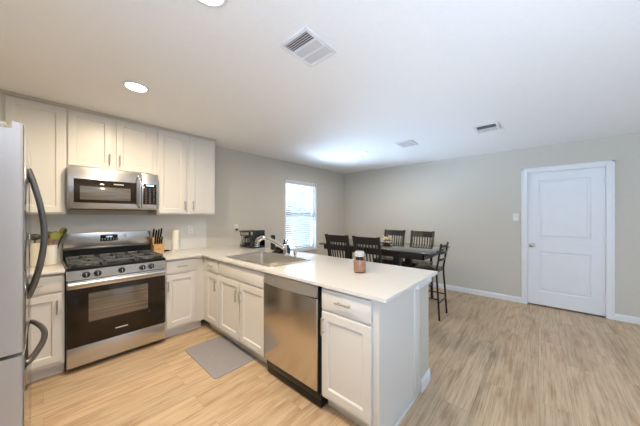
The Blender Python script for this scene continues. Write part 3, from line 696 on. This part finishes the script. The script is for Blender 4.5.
# ------------------------------------------------------------------ refrigerator, faces +x
fr = thing('refrigerator', 'stainless steel french door refrigerator at the left edge', 'refrigerator', (-0.056, 1.600, 0))
FW = 0.90
box('cabinet_body', 'fridgeside', fr, -0.83, -0.085, 0.004, FW - 0.004, 0.03, 1.735, bev=0.004)
def fdoor(y0, y1, z0, z1, notch):
    b = bm_new()
    # plan with a softly rounded front edge
    r = 0.012; pl = [(-0.080, y0), (-r, y0)]
    pl += [(-r + r * math.sin(a), y0 + r - r * math.cos(a)) for a in (0.4, 0.8, 1.2)] + [(0, y0 + r), (0, y1 - r)]
    pl += [(-r + r * math.cos(a), y1 - r + r * math.sin(a)) for a in (0.4, 0.8, 1.2)] + [(-r, y1), (-0.080, y1)]
    if notch:
        prism(b, pl, z0, z1 - 0.03)
        pl2 = [(x if x > -0.079 else -0.030, y) for x, y in pl]; prism(b, pl2, z1 - 0.0305, z1)
    else: prism(b, pl, z0, z1)
    return b
for y0, y1, hy_, lab in ((0.0, FW / 2 - 0.003, FW / 2 - 0.055, 'near door'), (FW / 2 + 0.003, FW, FW / 2 + 0.055, 'far door')):
    d = obj('door', fdoor(y0, y1, 0.815, 1.765, True), 'fridgeside', fr)
    b = bm_new(); bx(b, 0.0002, 0.0025, y0 + 0.006, y1 - 0.006, 0.820, 1.760, 0.001); obj('front_skin', b, 'fridge', d)
    b = bm_new(); tube(b, [(0.001, hy_, 1.625), (0.022, hy_, 1.545), (0.046, hy_, 1.42), (0.058, hy_, 1.29), (0.050, hy_, 1.16), (0.028, hy_, 1.04), (0.006, hy_, 0.965), (0.001, hy_, 0.955)], 0.013, 12, smooth=5, r2=0.012, ref=(0, 1, 0)); obj('handle', b, 'darksteel', d)
d = obj('freezer_drawer', fdoor(0.0, FW, 0.075, 0.800, False), 'fridgeside', fr)
b = bm_new(); bx(b, 0.0002, 0.0025, 0.006, FW - 0.006, 0.080, 0.795, 0.001); obj('front_skin', b, 'fridge', d)
b = bm_new(); tube(b, [(0.001, 0.12, 0.715), (0.016, 0.15, 0.717), (0.048, 0.30, 0.722), (0.060, 0.45, 0.724), (0.048, 0.60, 0.722), (0.016, 0.75, 0.717), (0.001, 0.78, 0.715)], 0.013, 12, smooth=5); obj('handle', b, 'darksteel', d)
for y in (0.02, FW - 0.11):
    b = bm_new(); bx(b, -0.30, -0.046, y, y + 0.09, 1.7365, 1.762, 0.006); tube(b, [(-0.058, y + 0.03, 1.7365), (-0.058, y + 0.03, 1.768)], 0.011, 12); obj('hinge_cover', b, 'greyplastic', fr)
box('base_grille', 'blackplastic', fr, -0.80, -0.06, 0.02, FW - 0.02, 0.0, 0.07)

# ------------------------------------------------------------------ things on the counters by the range
kb = thing('knife_block', 'light wood knife block with black-handled knives right of the range', 'knife block', (0.942, 3.545, Z1))
b = bm_new(); prism(b, [(-0.065, 0.0005), (0.085, 0.0005), (0.105, 0.175), (0.02, 0.205), (-0.03, 0.115), (-0.065, 0.105)], -0.053, 0.053, 'x'); obj('block', b, 'blockwood', kb, smooth=False)
b = bm_new(); bx(b, -0.022, 0.022, -0.0665, -0.0645, 0.052, 0.060); obj('logo_mark', b, 'stickwood', kb)
for (x, y, z, ln) in ((-0.040, 0.03, 0.195, 0.115), (-0.013, 0.03, 0.195, 0.100), (0.014, 0.03, 0.195, 0.108), (0.041, 0.03, 0.195, 0.120), (-0.034, -0.025, 0.125, 0.085), (-0.011, -0.025, 0.125, 0.085), (0.012, -0.025, 0.125, 0.085), (0.035, -0.025, 0.125, 0.085)):
    b = bm_new(); dv = Vector((0, -0.42, 1)).normalized(); p = Vector((x, y, z)) - dv * 0.012
    tube(b, [p, p + dv * ln * 0.5, p + dv * (ln + 0.012)], [0.0092, 0.0105, 0.0098], 8, r2=0.012)
    obj('knife_handle', b, 'blackplastic', kb)['label'] = 'black knife handle'
ut = thing('peeler', 'small black utensil lying between knife block and paper towels', 'utensil', (1.06, 3.60, Z1), 0.1)
b = bm_new(); tube(b, [(-0.045, 0, 0.014), (0.0, 0, 0.015), (0.028, 0, 0.013)], [0.010, 0.013, 0.008], 10, smooth=3); obj('handle', b, 'blackplastic', ut)
b = bm_new(); tube(b, [(0.026, 0, 0.013), (0.05, 0.0, 0.010)], 0.006, 8); obj('tip', b, 'darksteel', ut)
pt = thing('paper_towel', 'white paper towel roll on a holder by the backsplash', 'paper towel', (1.158, 3.585, Z1))
b = bm_new(); lathe(b, [(0.058, 0.0005), (0.058, 0.008), (0.05, 0.010)], seg=24); obj('holder_base', b, 'whiteplastic', pt)
b = bm_new(); lathe(b, [(0.038, 0.0105), (0.043, 0.013), (0.043, 0.283), (0.039, 0.286)], seg=28); obj('roll', b, 'paper', pt)
b = bm_new(); lathe(b, [(0.007, 0.2885), (0.007, 0.298), (0.004, 0.302)], seg=12); obj('holder_tip', b, 'whiteplastic', pt)

cr_ = thing('utensil_crock', 'white crock of olive and dark cooking utensils left of the range', 'crock', (0.042, 3.49, Z1))
b = bm_new(); lathe(b, [(0.044, 0.0005), (0.048, 0.006), (0.048, 0.186), (0.043, 0.186), (0.043, 0.012)], seg=28); obj('crock', b, 'ceramic', cr_)
def utensil(parent, name, base, tip, head, m, hm, size, face=(0.3, -1, 0.1)):
    b = bm_new(); tube(b, [base, tip], 0.0055, 8); u = obj(name, b, m, parent)
    b = bm_new(); d = (Vector(tip) - Vector(base)).normalized(); n = Vector(face).normalized(); s_ = d.cross(n).normalized(); n = s_.cross(d)
    cc = Vector(tip) + d * size[0] * 0.8
    bmesh.ops.create_uvsphere(b, u_segments=14, v_segments=8, radius=1.0)
    Rm = Matrix((d, s_, n)).transposed().to_4x4() @ Matrix.Diagonal((size[0], size[1], size[2], 1))
    bmesh.ops.transform(b, matrix=Matrix.Translation(cc) @ Rm, verts=b.verts)
    obj(head, b, hm, u)
utensil(cr_, 'spoon', (0.0, -0.01, 0.02), (0.028, -0.012, 0.235), 'spoon_bowl', 'stickwood', 'olive', (0.046, 0.038, 0.010), (0.2, -1, 0.7))
utensil(cr_, 'spatula', (0.015, 0.02, 0.02), (0.075, 0.01, 0.265), 'spatula_blade', 'olivedark', 'olive', (0.050, 0.030, 0.006))
utensil(cr_, 'ladle', (-0.015, 0.0, 0.02), (-0.012, 0.005, 0.255), 'ladle_bowl', 'stickwood', 'olivedark', (0.034, 0.042, 0.020), (0, -0.5, 1))
utensil(cr_, 'turner', (0.0, 0.02, 0.02), (0.09, 0.0, 0.285), 'turner_blade', 'olivedark', 'olivedark', (0.03, 0.014, 0.004))
cn = thing('canister', 'cream canister with a dark ladle beside the refrigerator', 'canister', (-0.060, 3.47, Z1))
b = bm_new(); lathe(b, [(0.038, 0.0005), (0.042, 0.006), (0.042, 0.215), (0.037, 0.215), (0.037, 0.012)], seg=26); obj('canister_body', b, 'canister', cn)
utensil(cn, 'ladle', (0.0, 0.0, 0.02), (0.006, -0.01, 0.245), 'ladle_bowl', 'olivedark', 'olivedark', (0.03, 0.04, 0.022), (0, -0.5, 1))

# jar candle on the peninsula
jc = thing('jar_candle', 'pink-brown jar candle with glass lid on the peninsula counter', 'candle', (1.735, 1.105, Z1))
b = bm_new(); lathe(b, [(0.046, 0.001), (0.051, 0.006), (0.052, 0.100), (0.049, 0.118), (0.038, 0.132), (0.037, 0.138)], seg=28); obj('jar', b, 'jarglass', jc)
b = bm_new(); lathe(b, [(0.043, 0.006), (0.0490, 0.010), (0.0490, 0.088), (0.045, 0.089)], seg=28); obj('wax', b, 'wax', jc)
b = bm_new(); lathe(b, [(0.036, 0.1385), (0.041, 0.141), (0.042, 0.150), (0.040, 0.166), (0.030, 0.174)], seg=26); obj('lid', b, 'frost', jc)
b = bm_new(); lathe(b, [(0.0375, 0.1335), (0.0395, 0.1335), (0.0395, 0.139), (0.0375, 0.139)], seg=26); obj('seal_ring', b, 'whiteplastic', jc)

# kitchen mat
b = bm_new(); rings = []
hx, hy2 = 0.205, 0.345
def rr2(hx, hy, r, z, n=5):
    out = []
    for sx, sy, a0 in ((1, 1, 0), (-1, 1, PI / 2), (-1, -1, PI), (1, -1, 1.5 * PI)):
        for k in range(n + 1):
            a = a0 + PI / 2 * k / n; out.append(b.verts.new((sx * (hx - r) + r * math.cos(a), sy * (hy - r) + r * math.sin(a), z)))
    return out
R = [rr2(hx, hy2, 0.03, 0.0005), rr2(hx, hy2, 0.03, 0.006), rr2(hx - 0.02, hy2 - 0.02, 0.03, 0.013)]
b.faces.new(R[0]); b.faces.new(R[2])
for i in range(2):
    for j in range(len(R[0])): b.faces.new((R[i][j], R[i][(j + 1) % len(R[0])], R[i + 1][(j + 1) % len(R[0])], R[i + 1][j]))
tag(obj('kitchen_mat', b, 'mat', loc=(1.163, 2.378, 0)), 'grey cushioned kitchen mat on the floor before the sink', 'mat')

# ------------------------------------------------------------------ dining set
tb = thing('dining_table', 'black counter-height dining table by the window', 'dining table', (3.575, 1.884, 0))
TX, TY, TZ = 0.482, 0.893, 0.922
box('tabletop', 'table', tb, -TX, TX, -TY, TY, TZ - 0.026, TZ, bev=0.006)
b = bm_new()
for (x0, x1, y0, y1) in ((-TX + 0.045, -TX + 0.067, -TY + 0.07, TY - 0.07), (TX - 0.067, TX - 0.045, -TY + 0.07, TY - 0.07), (-TX + 0.045, TX - 0.045, -TY + 0.07, -TY + 0.092), (-TX + 0.045, TX - 0.045, TY - 0.092, TY - 0.07)):
    bx(b, x0, x1, y0, y1, TZ - 0.098, TZ - 0.0265, 0.002)
obj('apron', b, 'wood_dark', tb)
for y in (-0.37, 0.48):
    for x in (-0.205, 0.205): box('leg', 'wood_dark', tb, x - 0.045, x + 0.045, y - 0.045, y + 0.045, 0.07, TZ - 0.0265, bev=0.004)
    box('trestle_foot', 'wood_dark', tb, -0.30, 0.30, y - 0.05, y + 0.05, 0.0, 0.0695, bev=0.01)
    box('trestle_shelf', 'wood_dark', tb, -0.159, 0.159, y - 0.03, y + 0.03, 0.30, 0.36, bev=0.004)
box('stretcher', 'wood_dark', tb, -0.05, 0.05, -0.339, 0.449, 0.31, 0.35, bev=0.004)

def make_chair(label, loc, rotz):
    """faces local +x, back at local x = 0"""
    t = thing('dining_chair', label, 'dining chair', loc, rotz, None); t.scale = (1, 0.945, 1)
    hw_ = 0.192
    sb_ = bm_new(); bx(sb_, 0.035, 0.425, -0.205, 0.205, 0.605, 0.632, 0.010, 3); obj('seat', sb_, 'seatwood', t)
    for s_ in (-1, 1):
        b = bm_new()
        P = [(0.0, s_ * 0.178, 0.0), (0.035, s_ * 0.178, 0.35), (0.05, s_ * 0.178, 0.62), (0.035, s_ * 0.181, 0.80), (-0.005, s_ * 0.186, 1.0), (-0.035, s_ * 0.190, 1.12)]
        Q = smooth_path(P, 4); rings = []
        for p in Q: rings.append([b.verts.new(p + Vector(q)) for q in ((-0.016, -0.017, 0), (0.016, -0.017, 0), (0.016, 0.017, 0), (-0.016, 0.017, 0))])
        for i in range(len(rings) - 1):
            for j in range(4): b.faces.new((rings[i][j], rings[i][(j + 1) % 4], rings[i + 1][(j + 1) % 4], rings[i + 1][j]))
        b.faces.new(rings[0]); b.faces.new(rings[-1]); obj('leg', b, 'wood_dark', t, smooth=False)
        b = bm_new(); beam(b, (0.395, s_ * 0.18, 0.0), (0.395, s_ * 0.18, 0.606), 0.034, 0.034, (1, 0, 0), 0.003); obj('leg', b, 'wood_dark', t)
        b = bm_new(); beam(b, (0.028, s_ * 0.178, 0.25), (0.395, s_ * 0.18, 0.25), 0.018, 0.03, bev=0.002); obj('stretcher', b, 'wood_dark', t)
    def curved(name, z0, z1, xoff, depth):
        b = bm_new(); n = 10; rings = []
        for k in range(n + 1):
            u = k / n * 2 - 1; xx = -0.022 * (1 - u * u); y = u * 0.172
            rings.append([b.verts.new((xx + xo, y, z)) for xo, z in ((xoff[0], z0), (xoff[0] + depth, z0), (xoff[1] + depth, z1), (xoff[1], z1))])
        for i in range(n):
            for j in range(4): b.faces.new((rings[i][j], rings[i][(j + 1) % 4], rings[i + 1][(j + 1) % 4], rings[i + 1][j]))
        b.faces.new(rings[0]); b.faces.new(rings[-1]); obj(name, b, 'wood_dark', t)
    curved('top_rail', 1.015, 1.112, (-0.018, -0.042), 0.022)
    curved('back_rail', 0.695, 0.735, (0.035, 0.028), 0.02)
    for k in range(7):
        u = (k - 3) / 3.7; y = u * 0.172; xo = -0.022 * (1 - u * u)
        b = bm_new(); beam(b, (0.043 + xo, y, 0.73), (-0.006 + xo, y, 1.02), 0.0165, 0.009, (1, 0, 0)); obj('slat', b, 'wood_dark', t)
    b = bm_new(); beam(b, (0.395, -0.17, 0.22), (0.395, 0.17, 0.22), 0.018, 0.035, bev=0.002); obj('stretcher', b, 'wood_dark', t)
    b = bm_new(); beam(b, (0.03, -0.17, 0.30), (0.03, 0.17, 0.30), 0.018, 0.03, bev=0.002); obj('stretcher', b, 'wood_dark', t)
    b = bm_new(); bx(b, 0.06, 0.41, -0.185, -0.167, 0.55, 0.6045); bx(b, 0.06, 0.41, 0.167, 0.185, 0.55, 0.6045); bx(b, 0.39, 0.41, -0.185, 0.185, 0.55, 0.6045); obj('seat_frame', b, 'wood_dark', t)
    return t
G = 'black slat-back chairs around the table'
ch = make_chair('black slat-back chair on the peninsula side of the table, nearer the window', (2.73, 2.100, 0), 0); ch['group'] = G
dup(ch, (2.73, 1.632, 0), 0, 'black slat-back chair on the peninsula side of the table, right behind the jar candle', G)
dup(ch, (4.29, 1.99, 0), PI, 'black slat-back chair on the far side of the table, behind the centrepiece', G)
dup(ch, (4.29, 1.49, 0), PI, 'black slat-back chair on the far side of the table, nearer the white door', G)

st = thing('bar_stool', 'black metal ladder-back stool at the near end of the dining table', 'stool', (3.625, 1.135, 0))
b = bm_new(); bx(b, -0.185, 0.185, -0.125, 0.215, 0.632, 0.658, 0.010, 3); obj('seat', b, 'seatwood', st)
for s_ in (-1, 1):
    b = bm_new(); tube(b, [(s_ * 0.170, -0.160, 0.0), (s_ * 0.164, -0.140, 0.33), (s_ * 0.158, -0.122, 0.62), (s_ * 0.155, -0.142, 0.78), (s_ * 0.152, -0.180, 1.01)], 0.0125, 10, smooth=5); obj('leg', b, 'iron', st)
    b = bm_new(); tube(b, [(s_ * 0.172, 0.215, 0.0), (s_ * 0.155, 0.185, 0.632)], 0.0125, 10); obj('leg', b, 'iron', st)
    b = bm_new(); tube(b, [(s_ * 0.164, -0.144, 0.27), (s_ * 0.166, 0.203, 0.27)], 0.009, 8); obj('rung', b, 'iron', st)
for y, z in ((-0.147, 0.22), (0.205, 0.20), (0.202, 0.33)):
    b = bm_new(); tube(b, [(-0.168, y, z), (0.168, y, z)], 0.009, 8); obj('rung', b, 'iron', st)
for z, y in ((0.975, -0.179), (0.885, -0.172), (0.79, -0.146)):
    b = bm_new(); P = [(-0.15, y, z), (-0.08, y - 0.016, z), (0, y - 0.022, z), (0.08, y - 0.016, z), (0.15, y, z)]
    tube(b, P, 0.006, 8, smooth=3, r2=0.017); obj('back_slat', b, 'iron', st)
b = bm_new(); bx(b, -0.165, 0.165, -0.12, 0.19, 0.612, 0.6315); obj('seat_frame', b, 'iron', st)

ce = thing('centrepiece', 'small grey dish with cream tufts on the black dining table', 'centrepiece', (3.60, 1.80, TZ))
b = bm_new(); lathe(b, [(0.04, 0.0005), (0.055, 0.006), (0.095, 0.035), (0.10, 0.045), (0.094, 0.045), (0.05, 0.012)], seg=26); obj('dish', b, 'greymetal', ce)
for k in range(7):
    a_ = k * 0.9; tip = Vector((0.055 * math.cos(a_), 0.065 * math.sin(a_) - 0.01, 0.085 + 0.02 * (k % 3)))
    b = bm_new(); tube(b, [(0.015 * math.cos(a_), 0.015 * math.sin(a_), 0.012), tip * 0.7 + Vector((0, 0, 0.02)), tip], 0.003, 6, smooth=3); q = obj('stem', b, 'stickwood', ce)
    b = bm_new(); bmesh.ops.create_icosphere(b, subdivisions=2, radius=0.021)
    for v in b.verts: v.co *= 1 + random.uniform(-0.25, 0.25); v.co += tip
    obj('tuft', b, 'tan', q)

# ------------------------------------------------------------------ ceiling: lamps and vents
def lamp(label, x, y, power=LAMP_POWER):
    t = thing('recessed_light', label, 'ceiling light', (x, y, ZC))
    b = bm_new(); n = 32
    prof = [(0.070, -0.0005), (0.092, -0.0005), (0.090, -0.006), (0.072, -0.009), (0.070, -0.006)]
    R = [[b.verts.new((r * math.cos(2 * PI * j / n), r * math.sin(2 * PI * j / n), z)) for j in range(n)] for r, z in prof]
    for i in range(5):
        for j in range(n): b.faces.new((R[i][j], R[i][(j + 1) % n], R[(i + 1) % 5][(j + 1) % n], R[(i + 1) % 5][j]))
    obj('trim_ring', b, 'trim', t)
    b = bm_new(); lathe(b, [(0.0695, -0.0005), (0.0695, -0.004)], seg=28); o = obj('lens', b, 'lens', t); o['label'] = 'glowing white lens'
    l = bpy.data.lights.new('lamp_light', 'AREA'); l.shape = 'DISK'; l.size = 0.13; l.spread = 3.0; l.energy = power; l.color = LAMP
    lo = bpy.data.objects.new('lamp_light', l); C.objects.link(lo); lo.parent = t; lo.location = (0, 0, -0.012)
    return t
lamp('glowing round recessed ceiling light above the range', 0.505, 2.470)
lamp('glowing round recessed ceiling light at the top edge, nearest the large vent', 0.515, 1.165)
lamp('small glowing round recessed ceiling light above the dining table', 3.575, 2.225, LAMP_POWER * 0.6)

def vent(label, x0, x1, y0, y1, banks, along_y=True):
    cx, cy = (x0 + x1) / 2, (y0 + y1) / 2
    t = thing('ceiling_vent', label, 'vent', (cx, cy, ZC)); hx_, hy_ = (x1 - x0) / 2, (y1 - y0) / 2
    b = bm_new(); fw = 0.026
    for (a0, a1, c0, c1) in ((-hx_, hx_, -hy_, -hy_ + fw), (-hx_, hx_, hy_ - fw, hy_), (-hx_, -hx_ + fw, -hy_ + fw, hy_ - fw), (hx_ - fw, hx_, -hy_ + fw, hy_ - fw)):
        bx(b, a0, a1, c0, c1, -0.010, -0.0005, 0.002)
    obj('frame', b, 'trim', t)
    box('duct_backing', 'dark', t, -hx_ + fw, hx_ - fw, -hy_ + fw, hy_ - fw, -0.002, -0.0005)
    span = 2 * (hx_ - fw) if along_y else 2 * (hy_ - fw); nb = len(banks); bw = span / nb
    for i, (ang_, n_) in enumerate(banks):
        b = bm_new(); s0 = -span / 2 + i * bw
        for k in range(n_):
            u = s0 + (k + 0.5) * bw / n_
            if along_y: obox(b, Vector((u, 0, -0.0085)), (bw / n_ * 0.98, 2 * (hy_ - fw), 0.0012), Matrix.Rotation(ang_, 3, 'Y'))
            else: obox(b, Vector((0, u, -0.0085)), (2 * (hx_ - fw), bw / n_ * 0.98, 0.0012), Matrix.Rotation(ang_, 3, 'X'))
        obj('louvers', b, 'louver', t)
        if i:
            b = bm_new()
            if along_y: bx(b, s0 - 0.006, s0 + 0.006, -hy_ + fw, hy_ - fw, -0.012, -0.002)
            else: bx(b, -hx_ + fw, hx_ - fw, s0 - 0.006, s0 + 0.006, -0.012, -0.002)
            obj('divider', b, 'trim', t)
vent('large square white air vent with three banks of louvers in the ceiling', 0.968, 1.256, 0.966, 1.206, [(-0.42, 5), (0.12, 8), (0.22, 8)])
vent('small white ceiling vent nearer the recessed light over the dining table', 3.40, 3.69, 1.335, 1.575, [(0.25, 12)])
vent('small white ceiling vent with one dark slot, nearer the white door', 3.40, 3.69, 0.345, 0.585, [(-0.5, 3), (0.1, 8)])
